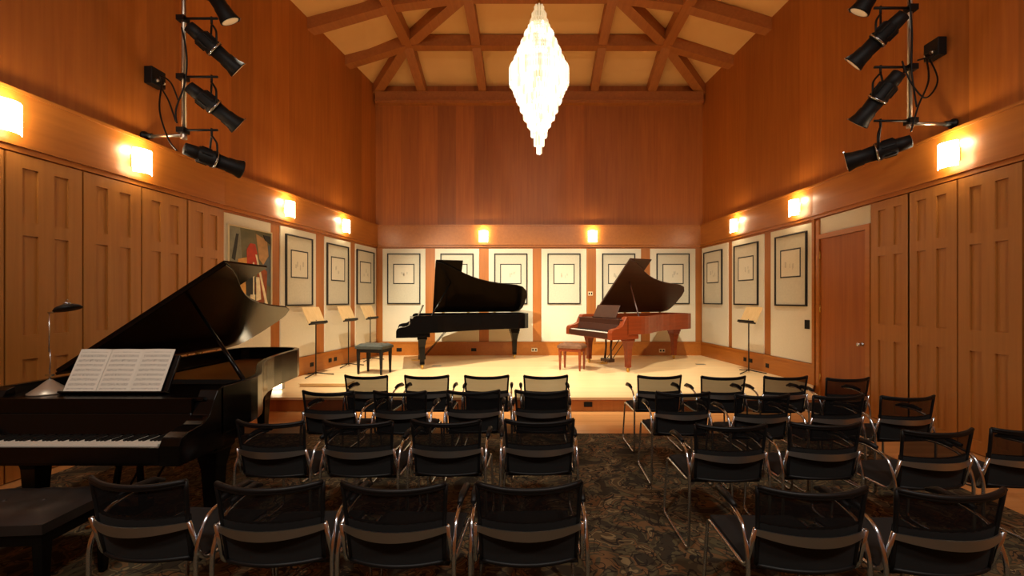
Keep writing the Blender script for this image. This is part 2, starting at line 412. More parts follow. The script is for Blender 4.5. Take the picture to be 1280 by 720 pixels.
# ------------------------------------------------------------------ small wall fittings
def plate(s, u, z, w_, h_, col, label, w0=.036, group=None, name='socket_plate', cat='socket'):
    t = thing(name, label, cat, s.P(u, w0, z), s.ang(), group)
    sg = 1 if s.n.dot(Vector((-s.d.y, s.d.x))) > 0 else -1
    m = MB(); m.box(-w_/2, 0, -h_/2, w_/2, sg*.008, h_/2); m.build('plate', col, t, bevel=.002)
    m = MB()
    for dx in (-w_*.24, w_*.24): m.box(dx-w_*.13, sg*.008, -h_*.25, dx+w_*.13, sg*.011, h_*.25)
    m.build('receptacle', M_rubber if col is not M_rubber else M_blacks, t)
    return t
M_cplate = mat('cream_plastic', rgb(225, 205, 165), .5)
plate(SSL, SSL.uY(8.05), .36, .10, .08, M_rubber, 'black socket plate on the left baseboard behind the nearest music stand')
plate(SSL, SSL.uY(8.62), .36, .10, .08, M_rubber, 'black socket plate on the left baseboard, nearer of the close pair')
plate(SSL, SSL.uY(8.80), .36, .10, .08, M_rubber, 'black socket plate on the left baseboard, farther of the close pair')
plate(SB, .57, .34, .13, .09, M_rubber, 'black socket plate on the back baseboard left of the black stage piano')
plate(SB, 2.43, .34, .13, .08, M_rubber, 'black socket plate on the back baseboard in the black stage piano shadow')
plate(SB, 3.94, .34, .15, .09, M_cplate, 'cream socket plate on the back baseboard right of the black stage piano tail')
plate(SB, 7.12, .32, .15, .09, M_cplate, 'cream socket plate on the back baseboard under the mahogany piano')
plate(SB, 5.34, 1.74, .12, .10, M_cplate, 'cream switch plate on the wood strip left of the mahogany piano lid', w0=.0, name='switch_plate', cat='switch')
plate(SSR, SSR.uY(8.75), .36, .09, .08, M_rubber, 'black socket plate on the right baseboard, farthest of the three')
plate(SSR, SSR.uY(8.55), .36, .09, .08, M_rubber, 'black socket plate on the right baseboard, middle of the three')
plate(SSR, SSR.uY(8.05), .34, .09, .08, M_rubber, 'black socket plate on the right baseboard, nearest to the music stand foot')
plate(SSR, SSR.uY(7.06), 1.18, .11, .15, M_rubber, 'black wall plate on the cream panel beside the plain door', w0=.021, name='control_plate', cat='wall plate')
t = thing('socket_plate', 'black socket plate set in the front face of the stage', 'socket', (.80, 6.049, .10))
m = MB(); m.box(-.06, -.01, -.035, .06, 0, .035); m.build('plate', M_rubber, t, bevel=.002)
m = MB(); m.box(-.042, -.013, -.018, -.006, -.01, .018); m.box(.006, -.013, -.018, .042, -.01, .018); m.build('receptacle', M_blacks, t)
for x, y, lb in ((-2.0, 8.9, 'small flat floor box set in the stage under the black piano'), (3.62, 9.1, 'small flat floor box set in the stage right of the mahogany piano')):
    m = MB(); m.box(-.09, -.06, 0, .09, .06, .006)
    o = m.build('floor_box', M_bronze, bevel=.002); o.location = (x, y, STG); tag(o, lb, 'floor box')

# framed prints
def picture(s, u, wd, lb, tint, zc=2.11, h=1.26):
    sg = 1 if s.n.dot(Vector((-s.d.y, s.d.x))) > 0 else -1
    t = thing('framed_print', lb, 'picture', s.P(u, .0205, zc), s.ang(), 'framed prints on the stage walls')
    def ring(w0, h0, th, d0, d1, cz=0):
        m = MB()
        for x0, x1, z0, z1 in ((-w0, -w0+th, -h0, h0), (w0-th, w0, -h0, h0), (-w0+th, w0-th, -h0, -h0+th), (-w0+th, w0-th, h0-th, h0)):
            ya, yb = sorted((sg*d0, sg*d1)); m.box(x0, ya, z0+cz, x1, yb, z1+cz)
        return m
    ring(wd/2, h/2, .026, 0, .03).build('frame', M_frame, t)
    m = MB(); ya, yb = sorted((0, sg*.012)); m.box(-wd/2+.02, ya, -h/2+.02, wd/2-.02, yb, h/2-.02); m.build('mat_board', M_matb, t)
    iw, ih, cz = wd*.64, .50, .12
    ring(iw/2, ih/2, .022, .012, .016, cz).build('inner_border', M_frame, t)
    m = MB(); ya, yb = sorted((sg*.012, sg*.0135)); m.box(-iw/2+.015, ya, cz-ih/2+.015, iw/2-.015, yb, cz+ih/2-.015); pr = m.build('print', M_cream, t)
    random.seed(tint); m = MB()
    for k in range(4):
        x = random.uniform(-.12, .12); z = cz+random.uniform(-.08, .05); a = random.uniform(.006, .02); b = random.uniform(.02, .05)
        ya, yb = sorted((sg*.0135, sg*.0145)); m.box(x-a, ya, z-b, x+a, yb, z+b)
    m.build('drawing', noisy('ink', rgb(196, 187, 162), rgb(210, 200, 174), nscale=30, rough=.9, coords='obj'), pr)
names = ['framed print on the back wall nearest the left corner',
         'framed print on the back wall half hidden by the black piano lid',
         'framed print on the back wall above the tail of the black stage piano',
         'framed print on the back wall in the gap between the two stage pianos',
         'framed print on the back wall crossed by the mahogany piano lid tip',
         'framed print on the back wall nearest the right corner']
for k, ((a, b), lb) in enumerate(zip(backX, names)): picture(SB, (a+b)/2+3.88, .824, lb, k)
for k, ((a, b), lb) in enumerate(zip([(7.356, 8.076), (8.52, 9.29), (9.62, 10.40)], ['framed print on the left stage wall beside the painting, nearest of its three',
         'framed print on the left stage wall, middle one of its three', 'framed print on the left stage wall, nearest the back corner'])):
    picture(SSL, (SSL.uY(a)+SSL.uY(b))/2, SSL.uY(b)-SSL.uY(a), lb, 20+k)
for k, ((a, b), lb) in enumerate(zip([(7.053, 7.837), (8.327, 9.146), (9.61, 10.43)], ['framed print on the right stage wall, nearest the plain door',
         'framed print on the right stage wall, above the music stand', 'framed print on the right stage wall, nearest the back corner'])):
    picture(SSR, (SSR.uY(a)+SSR.uY(b))/2, SSR.uY(b)-SSR.uY(a), lb, 30+k)

# the painting: angular still life of instrument-like shapes
t = thing('abstract_painting', 'large colourful abstract painting on the left wall behind the near piano lid', 'painting', SSL.P((SSL.uY(6.18)+SSL.uY(7.0))/2, .021, 2.05), SSL.ang())
PW, PH = (SSL.uY(7.0)-SSL.uY(6.18)), 1.26
m = MB()
for x0, x1, z0, z1 in ((-PW/2-.02, -PW/2, -PH/2-.02, PH/2+.02), (PW/2, PW/2+.02, -PH/2-.02, PH/2+.02), (-PW/2, PW/2, PH/2, PH/2+.02), (-PW/2, PW/2, -PH/2-.02, -PH/2)):
    m.box(x0, -.035, z0, x1, 0, z1)
m.build('frame', mat('pale_frame', rgb(215, 195, 150), .5), t)
m = MB(); m.box(-PW/2, -.02, -PH/2, PW/2, 0, PH/2)
cv = m.build('canvas', noisy('olive_paint', rgb(84, 86, 62), rgb(120, 112, 82), nscale=5, rough=.7, coords='obj'), t)
PC = {'red': (170, 58, 34), 'ochre': (190, 140, 70), 'cream': (222, 204, 166), 'dark': (40, 40, 34), 'blue': (78, 88, 92), 'rust': (140, 72, 36), 'tan': (168, 130, 84), 'grey': (120, 118, 98)}
PM = {k: noisy('paint_'+k, rgb(*v), rgb(*[min(255, int(c*1.18)) for c in v]), nscale=12, rough=.7, coords='obj') for k, v in PC.items()}
shapes = [('grey', [(-.5, .5), (-.25, .5), (-.2, .05), (-.5, .1)]), ('dark', [(-.44, .12), (-.34, .42), (-.28, .42), (-.36, .1)]),
 ('blue', [(.25, .3), (.5, .35), (.5, -.2), (.3, -.15)]), ('tan', [(.12, .46), (.40, .40), (.44, .2), (.3, .08), (.2, .15)]),
 ('ochre', [(-.3, .12), (-.06, .16), (-.02, .0), (-.3, -.02)]), ('red', [(-.1, .25), (-.02, .33), (.1, .33), (.15, .22), (.12, -.05), (.02, -.1), (-.1, .05)]),
 ('rust', [(.2, .08), (.4, .0), (.38, -.35), (.16, -.5), (.1, -.2)]), ('cream', [(.10, .2), (.14, .2), (.42, -.42), (.36, -.44)]),
 ('dark', [(-.12, -.1), (.1, -.08), (.1, -.3), (-.1, -.32)]), ('ochre', [(-.28, -.08), (-.14, -.04), (-.12, -.3), (-.2, -.42), (-.3, -.3)]),
 ('cream', [(-.02, -.3), (.1, -.3), (.08, -.46), (0, -.46)]), ('red', [(-.26, -.36), (-.1, -.34), (-.1, -.47), (-.26, -.47)]),
 ('cream', [(.12, -.08), (.2, -.08), (.24, -.36), (.12, -.38)]), ('tan', [(-.5, -.1), (-.36, -.12), (-.34, -.48), (-.5, -.48)]),
 ('cream', [(-.46, -.05), (-.42, -.05), (-.36, -.3), (-.42, -.32)]), ('cream', [(.04, .1), (.07, .1), (.07, -.42), (.04, -.42)]),
 ('dark', [(.3, .46), (.48, .46), (.48, .36), (.34, .4)])]
M_ = [PM[k] for k in PM]; keys = list(PM)
m = MB(); A = Matrix(((1, 0, 0, 0), (0, 0, 1, 0), (0, 1, 0, 0), (0, 0, 0, 1)))
for i, (c, pts) in enumerate(shapes):
    m.prism([(x*PW, z*PH) for x, z in pts], -.0205-.0006*(i+1), -.02, keys.index(c), M=A)
m.build('painted_shapes', M_, cv)

# ------------------------------------------------------------------ wall sconces
def sconce(s, u, lb):
    base = s.P(u, .05, 3.15); ang = math.atan2(s.n.y, s.n.x) - math.pi/2
    t = thing('wall_sconce', lb, 'wall lamp', base, ang, 'sconces along the wooden band')   # local +y points into the room
    m = MB(); m.box(-.06, 0, -.07, .06, .012, .07); m.box(-.035, .012, -.035, .035, .08, .035); m.build('mount', M_bronze, t, bevel=.003)
    def f(a, b, o=0):
        x = (a-.5)*.22; return Vector((x, .075+o + .07*(1-(x/.11)**2), (b-.5)*.27))
    m = MB(); m.grid(lambda a, b: f(a, b), 8, 1); m.grid(lambda a, b: f(a, b, .006), 8, 1, flip=True)
    m.build('shade', M_glow, t, fix=False)
    m = MB()
    for x in (-.11, .11): m.tube([(x, .074, 0), (x*1.06, .085, 0)], .006, 6)
    m.build('shade_screw', M_brass, t)
    ld = bpy.data.lights.new('sconce_bulb', 'POINT'); ld.energy = SCONCE_W; ld.color = (1, .82, .52); ld.shadow_soft_size = .03
    lo = bpy.data.objects.new('bulb_light', ld); COL.objects.link(lo); lo.parent = t; lo.location = (0, .115, .15)
for s, u, lb in ((SL, SL.uY(3.60), 'glowing wall sconce on the left band at the frame edge, above the door leaves'),
                 (SL, SL.uY(4.80), 'glowing wall sconce on the left band below the spotlight pole'),
                 (SSL, SSL.uY(7.34), 'glowing wall sconce on the left band above the gap right of the painting'),
                 (SSL, SSL.uY(9.05), 'glowing wall sconce on the left band, last before the back corner'),
                 (SB, 3.88-1.2, 'glowing wall sconce on the back wall, left of the two'),
                 (SB, 3.88+1.5, 'glowing wall sconce on the back wall, right of the two'),
                 (SR, SR.uY(4.58), 'glowing wall sconce on the right band below the spotlight pole'),
                 (SSR, SSR.uY(7.23), 'glowing wall sconce on the right band near the plain door'),
                 (SSR, SSR.uY(9.0), 'glowing wall sconce on the right band, last before the back corner')):
    sconce(s, u, lb)

# ------------------------------------------------------------------ spotlight poles
def aim(d):
    return Vector(d).normalized().to_track_quat('Z', 'Y').to_matrix().to_4x4()
def spot(pos, target, pole, lb, on=True):
    """pos = clamp point on the pole; target = point on the stage"""
    t = thing('stage_spotlight', lb, 'spotlight', pos, 0, 'theatre spotlights on the wall poles')
    sx = 1 if pos[0] < 0 else -1
    bar = .42
    m = MB(); m.tube([(-sx*.02, -.03, 0), (sx*bar, -.03, 0)], .014, 8); m.box(-.045, -.06, -.03, .045, .035, .03); m.build('clamp_arm', M_rubber, t)
    c = Vector((sx*.35, .0, -.33)); d = (Vector(target) - (Vector(pos)+c)).normalized(); side = d.cross(Vector((0, 0, 1))).normalized()
    yk = fillet([c + side*.115, c + side*.115 + Vector((0, 0, .16)), Vector((sx*.35, -.03, -.06)), c - side*.115 + Vector((0, 0, .16)), c - side*.115], .04, 3)
    m = MB(); m.tube(yk, .011, 6); m.tube([(sx*.35, -.03, -.07), (sx*.35, -.03, .02)], .012, 6); m.build('yoke', M_rubber, t)
    A = Matrix.Translation(c) @ aim(d) @ Matrix.Diagonal((1.22, 1.22, .84, 1))
    m = MB(); m.lathe([(.03, -.34), (.055, -.33), (.062, -.20), (.060, -.19), (.075, -.18), (.075, -.03), (.082, -.02), (.082, .03)], 18, A)
    for k in range(6):
        a = k*math.pi/3; m.box(.068, -.006, -.17, .084, .006, -.05, M=A @ Matrix.Rotation(a, 4, 'Z'))
    m.build('lamp_housing', M_blacks, t)
    m = MB(); m.lathe([(.070, .03), (.066, .16), (.072, .17), (.076, .26), (.092, .33), (.092, .345)], 18, A)
    m.build('lens_barrel', M_blacks, t)
    m = MB(); m.lathe([(.084, 0.0), (.088, .004), (.088, .018), (.084, .022)], 18, A); o = m.build('focus_ring', M_chrome, t)
    m = MB(); m.lathe([(.08, .3452), (.07, .349), (.001, .352)], 18, A)
    m.build('lens', mat('lit_lens', (1, .9, .7, 1), .2, emit=(1, .8, .5, 1), es=.04), t)
    m = MB(); m.box(-.035, .087, .335, .035, .097, .355, M=A); m.box(-.10, -.006, .0, -.085, .006, .012, M=A); m.build('gel_clip', M_chrome, t)
    if on:
        ld = bpy.data.lights.new('spot_beam', 'SPOT'); ld.energy = SPOT_W*(1.35 if pos[0] < 0 else .75); ld.color = SPOT_COL; ld.shadow_soft_size = .025
        ld.spot_size = math.radians(72); ld.spot_blend = .6
        lo = bpy.data.objects.new('beam_light', ld); COL.objects.link(lo); lo.parent = t
        lo.location = c + d*.37; lo.rotation_euler = (-d).to_track_quat('Z', 'Y').to_euler()
def pole(s, Y, zf, lb):
    u = s.uY(Y); p = s.P(u, .44, zf); t = thing('lighting_pole', lb, 'pole', p)
    n3 = Vector((s.n.x, s.n.y, 0)); 
    m = MB(); m.tube([(0, 0, -.03), (0, 0, 7.0-zf)], .024, 12); m.build('upright_pipe', M_steel, t)
    m = MB(); m.tube([(0, 0, 0), -n3*.475], .020, 10); m.build('standoff_pipe', M_steel, t)
    m = MB(); A = Matrix.Translation(-n3*.485) @ aim(n3); m.lathe([(.055, 0), (.055, .02), (.03, .03), (.03, .1)], 14, A); m.build('wall_flange', M_rubber, t)
    m = MB(); m.lathe([(.032, -.045), (.034, -.04), (.034, .03), (.028, .04)], 12); m.build('elbow_clamp', M_steel, t)
    return p
pl = pole(SL, 4.99, 3.52, 'upright pipe carrying black spotlights on the left upper wall')
pr = pole(SR, 4.69, 3.54, 'upright pipe carrying black spotlights on the right upper wall')
for z, tg, lb in ((3.57, (.3, 10.5, 2.0), 'lowest black spotlight on the left wall pole, tilted almost level'),
                  (4.19, (-.6, 8.65, .8), 'black spotlight second from the bottom on the left wall pole'),
                  (4.87, (0, 9.4, .85), 'black spotlight second from the top on the left wall pole'),
                  (5.50, (-1.4, 7.4, .2), 'topmost black spotlight on the left wall pole, cut by the frame')):
    spot((pl.x, pl.y, z), tg, pl, lb)
for z, tg, lb in ((3.56, (-.6, 8.6, 2.05), 'lowest black spotlight on the right wall pole, tilted almost level'),
                  (4.15, (2.4, 7.5, .6), 'black spotlight second from the bottom on the right wall pole'),
                  (4.80, (.76, 8.3, .78), 'black spotlight second from the top on the right wall pole'),
                  (5.42, (1.4, 7.4, .2), 'topmost black spotlight on the right wall pole, cut by the frame')):
    spot((pr.x, pr.y, z), tg, pr, lb)
def jbox(s, Y, z, lb):
    u = s.uY(Y); t = thing('junction_box', lb, 'junction box', s.P(u, -.05, z), math.atan2(s.n.y, s.n.x)-math.pi/2)
    m = MB(); m.box(-.09, 0, -.10, .09, .10, .10); m.build('box', M_rubber, t, bevel=.006)
    m = MB()
    for x in (-.04, .04): m.lathe([(.018, .10), (.018, .13), (.010, .14)], 8, Matrix.Translation((x, 0, -.05)) @ Matrix.Rotation(-math.pi/2, 4, 'X'))
    m.build('cable_gland', M_steel, t)
jbox(SL, 5.08, 4.25, 'small black junction box on the left upper wall beside the pole')
jbox(SR, 4.86, 4.46, 'small black junction box on the right upper wall beside the pole')
def cable(pts, lb):
    pts = [Vector(p) for p in pts]; out = []
    for i in range(len(pts)-1):
        p0, p1, p2, p3 = pts[max(i-1, 0)], pts[i], pts[i+1], pts[min(i+2, len(pts)-1)]
        for k in range(8):
            q = k/8; out.append(.5*((2*p1)+(-p0+p2)*q+(2*p0-5*p1+4*p2-p3)*q*q+(-p0+3*p1-3*p2+p3)*q**3))
    out.append(pts[-1]); m = MB(); m.tube(out, .009, 6); tag(m.build('power_cable', M_rubber), lb, 'cable')
x, y = pl.x, pl.y; jx = SL.P(SL.uY(5.08), .09, 4.25)
cable([jx+Vector((0, -.02, -.05)), (x-.28, y, 4.22), (x-.12, y-.04, 4.12), (x-.04, y-.03, 3.92)], 'black cable bowing from the left junction box to the pole, upper')
cable([jx+Vector((0, .02, -.05)), (x-.26, y, 4.08), (x-.14, y-.04, 3.9), (x-.05, y-.05, 3.66)], 'black cable drooping from the left junction box to the pole, middle')
cable([jx+Vector((0, 0, -.06)), (x-.24, y-.05, 3.8), (x-.10, y-.1, 3.45), (x+.02, y-.12, 3.30)], 'long black cable from the left junction box to the lowest spotlight')
cable([(x+.06, y-.10, 4.72), (x+.10, y-.08, 4.4), (x+.06, y-.06, 4.1), (x-.04, y-.06, 3.8), (x-.03, y-.06, 3.64)], 'black cable running down the left pole between spotlights')
x, y = pr.x, pr.y; jx = SR.P(SR.uY(4.86), .09, 4.46)
cable([jx+Vector((0, -.02, -.05)), (x+.22, y-.02, 4.28), (x+.05, y-.04, 4.22)], 'short black cable from the right junction box to the pole')
cable([jx+Vector((0, 0, -.06)), (x+.26, y-.05, 4.0), (x+.08, y-.1, 3.78), (x-.08, y-.1, 3.95), (x-.14, y-.06, 4.2)], 'looping black cable from the right junction box to the pole')
cable([jx+Vector((0, .02, -.05)), (x+.16, y-.05, 4.0), (x+.02, y-.08, 3.7), (x-.06, y-.08, 3.42)], 'long black cable from the right junction box to the lowest spotlight')
cable([(x-.05, y-.05, 4.9), (x-.03, y-.06, 4.5), (x-.035, y-.06, 4.1), (x+.03, y-.05, 3.7)], 'black cable running down the right pole')

# ------------------------------------------------------------------ chandelier
def rod_glass(name, col, e, fac):
    m = mat(name, rgb(240, 232, 210), .15, emit=col, es=e); b = m.node_tree.nodes['Principled BSDF']; out = m.node_tree.nodes['Material Output']
    t = N(m, 'ShaderNodeBsdfTransparent'); t.inputs[0].default_value = (1, .97, .9, 1)
    mx = N(m, 'ShaderNodeMixShader'); mx.inputs[0].default_value = fac
    L(m, t.outputs[0], mx.inputs[1]); L(m, b.outputs[0], mx.inputs[2]); L(m, mx.outputs[0], out.inputs[0]); return m
M_crys = rod_glass('glass_rod', (1, .93, .74, 1), .95, .55)
M_crys2 = rod_glass('glass_rod_cream', (1, .88, .62, 1), .55, .6)
M_crys3 = rod_glass('glass_rod_clear', (1, .96, .84, 1), 1.3, .45)
M_crysd = rod_glass('glass_rod_dim', (1, .80, .48, 1), .4, .6)
M_bulb = mat('lit_bulb', (1, .95, .8, 1), .4, emit=CHAND_COL, es=CHAND_E)
CY, KY = 6.0, 530/6.0
ch = thing('chandelier', 'tall diamond shaped tiered glass chandelier glowing white in the middle of the hall', 'chandelier', (.10, CY, 0))
tiers = [(7.6, 18, 6.4), (17, 27, 9.7), (26, 35, 12), (33, 46, 14.3), (42, 56, 19), (53, 68, 23.3), (64, 79, 28), (75, 90, 32), (86, 107, 37.5),
         (98, 117, 32.6), (110, 127, 28.8), (120, 139, 24), (132, 149, 20), (143, 159, 15), (153, 171, 10.5), (164, 183, 7), (175, 193, 3.8)]
for k, (a, b_, hw) in enumerate(tiers):
    z1, z0, r = 1.6+(374-a)/KY, 1.6+(374-b_)/KY, hw/KY
    m = MB(); rr = .017; n = max(5, int(2*math.pi*(r-rr)/(rr*2.3)))
    for i in range(n):
        mi = random.choice((0, 1, 2, 2)) if k > 3 else random.choice((1, 1, 2, 0))
        A = 2*math.pi*(i+.5*(k % 2))/n; x, y = (r-rr)*math.cos(A), (r-rr)*math.sin(A)
        j = random.uniform(-.01, .01)
        m.lathe([(rr*.55, z0+j), (rr, z0+.012+j), (rr, z1-.01), (rr*.6, z1)], 6, Matrix.Translation((x, y, 0)), mi, smooth=False)
    tr = m.build('glass_tier', [M_crysd]*3 if k < 3 else [M_crys, M_crys2, M_crys3], ch)
    if 2 < k < 15:
        m = MB(); nb = max(3, int(r*14))
        for i in range(nb):
            A = 2*math.pi*(i+.3*k)/nb; q = r*.55; zc = (z0+z1)/2
            m.lathe([(.004, zc-.03), (.016, zc-.022), (.021, zc), (.016, zc+.022), (.006, zc+.03)], 7, Matrix.Translation((q*math.cos(A), q*math.sin(A), 0)))
        m.build('bulb_ring', M_bulb, ch)
m = MB()
m.tube([(0, 0, 3.75), (0, 0, 7.52)], .012, 8)
for k, (a, b_, hw) in enumerate(tiers):
    z = 1.6+(374-a)/KY - .012; r = max(.012, hw/KY-.03)
    m.lathe([(r-.008, z-.004), (r+.004, z-.004), (r+.004, z+.004), (r-.008, z+.004), (r-.008, z-.004)], 20)
m.build('frame', M_brass, ch)
m = MB(); m.lathe([(.012, 5.72), (.03, 5.74), (.03, 5.80), (.014, 5.86)], 10); m.build('finial', M_brass, ch)
m = MB(); m.lathe([(.02, 7.38), (.08, 7.42), (.10, 7.50)], 16); m.build('ceiling_canopy', M_brass, ch)

# ------------------------------------------------------------------ grand pianos
OUT = [(.76, .34), (.76, .64), (.745, .74), (.70, .86), (.62, 1.0), (.53, 1.14), (.44, 1.28), (.35, 1.44), (.27, 1.62), (.20, 1.84), (.155, 2.05), (.125, 2.25),
       (.10, 2.45), (.04, 2.60), (-.06, 2.70), (-.20, 2.74), (-.44, 2.74), (-.62, 2.72), (-.72, 2.66), (-.76, 2.54), (-.76, .34)]
def inset(pts, d):
    n = len(pts); out = []
    for i in range(n):
        a, b, c = Vector(pts[i-1]), Vector(pts[i]), Vector(pts[(i+1) % n])
        e1 = (b-a).normalized(); e2 = (c-b).normalized(); n1 = Vector((-e1.y, e1.x)); n2 = Vector((-e2.y, e2.x))
        nn = (n1+n2).normalized(); out.append(tuple(b + nn*d/max(.4, nn.dot(n1))))
    return out
def piano(lb, loc, rz, sc, mc, md, mi, theta, desk=True, leg_m=None):
    t = thing('grand_piano', lb, 'piano', loc, rz); t.scale = (sc, sc, sc)
    leg_m = leg_m or mc
    inn = inset(OUT, .05); n = len(OUT)
    m = MB()
    # rim: outer wall, inner wall, top and bottom edge, open top
    vs = [(x, y, z) for z in (.68, 1.0) for x, y in OUT] + [(x, y, z) for z in (.68, 1.0) for x, y in inn]
    fs = []
    for i in range(n-1):   # open towards the keys, between the arms
        j = (i+1) % n
        fs += [(i, j, n+j, n+i), (2*n+j, 2*n+i, 3*n+i, 3*n+j), (n+i, n+j, 3*n+j, 3*n+i), (i, 2*n+i, 2*n+j, j)]
    m.add(vs, fs)
    # arms either side of the keys
    armp = [(0, .60), (0, .72), (.02, .765), (.07, .785), (.17, .80), (.24, .84), (.28, .93), (.31, .985), (.36, 1.0), (.36, .60)]
    A = Matrix(((0, 0, 1, 0), (1, 0, 0, 0), (0, 1, 0, 0), (0, 0, 0, 1)))
    m.prism(armp, -.76, -.64, M=A); m.prism(armp, .64, .76, M=A)
    m.box(-.74, .01, .60, .74, .60, .675)
    case = m.build('case', mc, t, bevel=.004)
    m = MB(); m.box(-.64, .0, .615, .64, .022, .712); m.build('key_slip', md, t, bevel=.003)
    m = MB()
    for k in range(52):
        x = -.61 + k*.02346; m.box(x+.0006, .026, .69, x+.0228, .19, .722)
    kb = m.build('keyboard', M_ivory, t)
    m = MB(); pat = [1, 0, 1, 1, 0, 1, 1]   # black keys after A, C, D, F, G
    nm = 'ABCDEFG'
    for k in range(51):
        if nm[k % 7] in 'ACDFG': x = -.61+(k+1)*.02346; m.box(x-.006, .085, .722, x+.006, .19, .733)
    m.build('black_keys', M_blacks, kb)
    m = MB(); m.box(-.64, .19, .69, .64, .205, .722); m.add([(-.64, .19, .722), (.64, .19, .722), (.64, .235, .85), (-.64, .235, .85), (-.64, .215, .722), (.64, .215, .722), (.64, .26, .85), (-.64, .26, .85)],
        [(0, 1, 2, 3), (7, 6, 5, 4), (0, 3, 7, 4), (1, 5, 6, 2), (3, 2, 6, 7), (0, 4, 5, 1)]); m.build('fallboard', md, t, bevel=.004)
    m = MB(); m.box(-.64, .24, .85, .64, .262, .945); m.box(-.70, .262, .925, .70, .72, .945); m.build('music_shelf', md, t, bevel=.003)
    m = MB(); m.prism(inset(OUT, .048), .69, .72); m.build('soundboard', M_gold, t)
    m = MB(); m.prism([p for p in inset(OUT, .09) if p[1] > .9] + [(-.66, .84), (.66, .84)], .84, .862); ip = m.build('iron_plate', M_gold, t)
    m = MB()
    for k in range(46):
        x = -.62+k*.0268; yend = 2.6 if x < .05 else 0
        if not yend:
            for (x0, y0), (x1, y1) in zip(OUT[1:14], OUT[2:15]):
                if x1 <= x <= x0: yend = y0+(y1-y0)*(x0-x)/max(1e-6, x0-x1)-.14
        yend = yend or 1.0
        if yend > .95: m.box(x-.0012, .86, .872, x+.0012, yend, .8745)
    m.build('strings', M_brass, t)
    # damper rail
    m = MB(); m.box(-.62, 1.0, .875, .42, 1.03, .92); m.build('damper_rail', M_blacks, t)
    # lid hinged on the bass side
    c, s_ = math.cos(theta), math.sin(theta)
    H = Matrix.Translation((-.775, 0, 1.008)) @ Matrix.Rotation(-theta, 4, 'Y') @ Matrix.Translation((.775, 0, 0))
    lo = [(x*1.0+(.012 if x > 0 else -.012), y+(.012 if y > 2.4 else 0)) for x, y in OUT if y > .5]
    lidp = [(.772, .72)] + [p for p in lo if p[1] > .73] + [(-.772, .72)]
    m = MB(); m.prism(lidp, 0, .022, M=H); lid = m.build('lid', md, t, bevel=.003)
    m = MB(); m.box(-.765, .73, .026, .765, 1.25, .046, M=H); m.build('folded_flap', md, lid, bevel=.003)
    m = MB()
    for y in (.95, 1.5, 2.1, 2.5): m.tube([(-.782, y-.03, 1.004), (-.782, y+.03, 1.004)], .009, 6)
    m.build('lid_hinge', M_brass, lid)
    # prop stick from the treble rim up to the lid
    top = H @ Vector((.18, 1.05, -.004)); bot = Vector((.725, .62, .985))
    m = MB(); m.tube([bot, top], [.016, .011], 8); m.build('prop_stick', md, t)
    # music desk
    if desk:
        A = Matrix.Translation((0, .38, .946)) @ Matrix.Rotation(math.radians(-24), 4, 'X')
        m = MB(); m.box(-.36, 0, .012, .36, .014, .27, M=A); m.box(-.36, -.03, 0, .36, .02, .012, M=A)
        m.build('music_desk', md, t, bevel=.003)
    # legs
    for x, y in ((-.62, .46), (.62, .46), (-.30, 2.45)):
        m = MB(); A = Matrix.Translation((x, y, 0)) @ Matrix.Rotation(math.pi/4, 4, 'Z')
        m.lathe([(.055, .085), (.062, .10), (.058, .14), (.075, .42), (.105, .54), (.125, .56), (.125, .60)], 4, A, smooth=False)
        m.box(x-.10, y-.10, .60, x+.10, y+.10, .682)
        lg = m.build('leg', leg_m, t, bevel=.004)
        m = MB(); m.lathe([(.022, .03), (.03, .06), (.03, .09)], 10, Matrix.Translation((x, y, 0)))
        m.lathe([(.03, -.013), (.035, -.008), (.035, .008), (.03, .013)], 14, Matrix.Translation((x, y, .0352)) @ Matrix.Rotation(math.pi/2, 4, 'X')); m.build('caster', M_brass, lg)
    # pedal lyre
    m = MB()
    for x in (-.10, .10): m.tube([(x, .50, .62), (x*.75, .49, .40), (x, .48, .17)], .020, 8)
    m.box(-.13, .40, .11, .13, .54, .17); m.box(-.14, .44, .58, .14, .54, .61)
    m.tube([(-.08, .52, .16), (-.10, .95, .66)], .008, 6); m.tube([(.08, .52, .16), (.10, .95, .66)], .008, 6)
    ly = m.build('pedal_lyre', md, t)
    for x in (-.07, 0, .07):
        m = MB(); m.box(x-.012, .27, .085, x+.012, .41, .098); m.box(x-.012, .27, .06, x+.012, .30, .085) if False else None; m.box(x-.008, .40, .085, x+.008, .42, .13); m.build('pedal', M_brass, ly)
    return t
piano('black grand piano in the left foreground with its lid raised and a score open', (-2.84, 2.50, .012), 0, 1.0, M_black, M_black, M_gold, math.radians(33))
piano('black concert grand piano on the left half of the stage, lid raised', (-2.86, 9.00, STG), math.radians(-74), 1.075, M_black, M_black, M_gold, math.radians(42))
piano('mahogany grand piano on the right half of the stage, lid raised', (1.10, 8.50, STG), math.radians(-64), 1.075, M_mahog, M_mahogd, M_gold, math.radians(42))

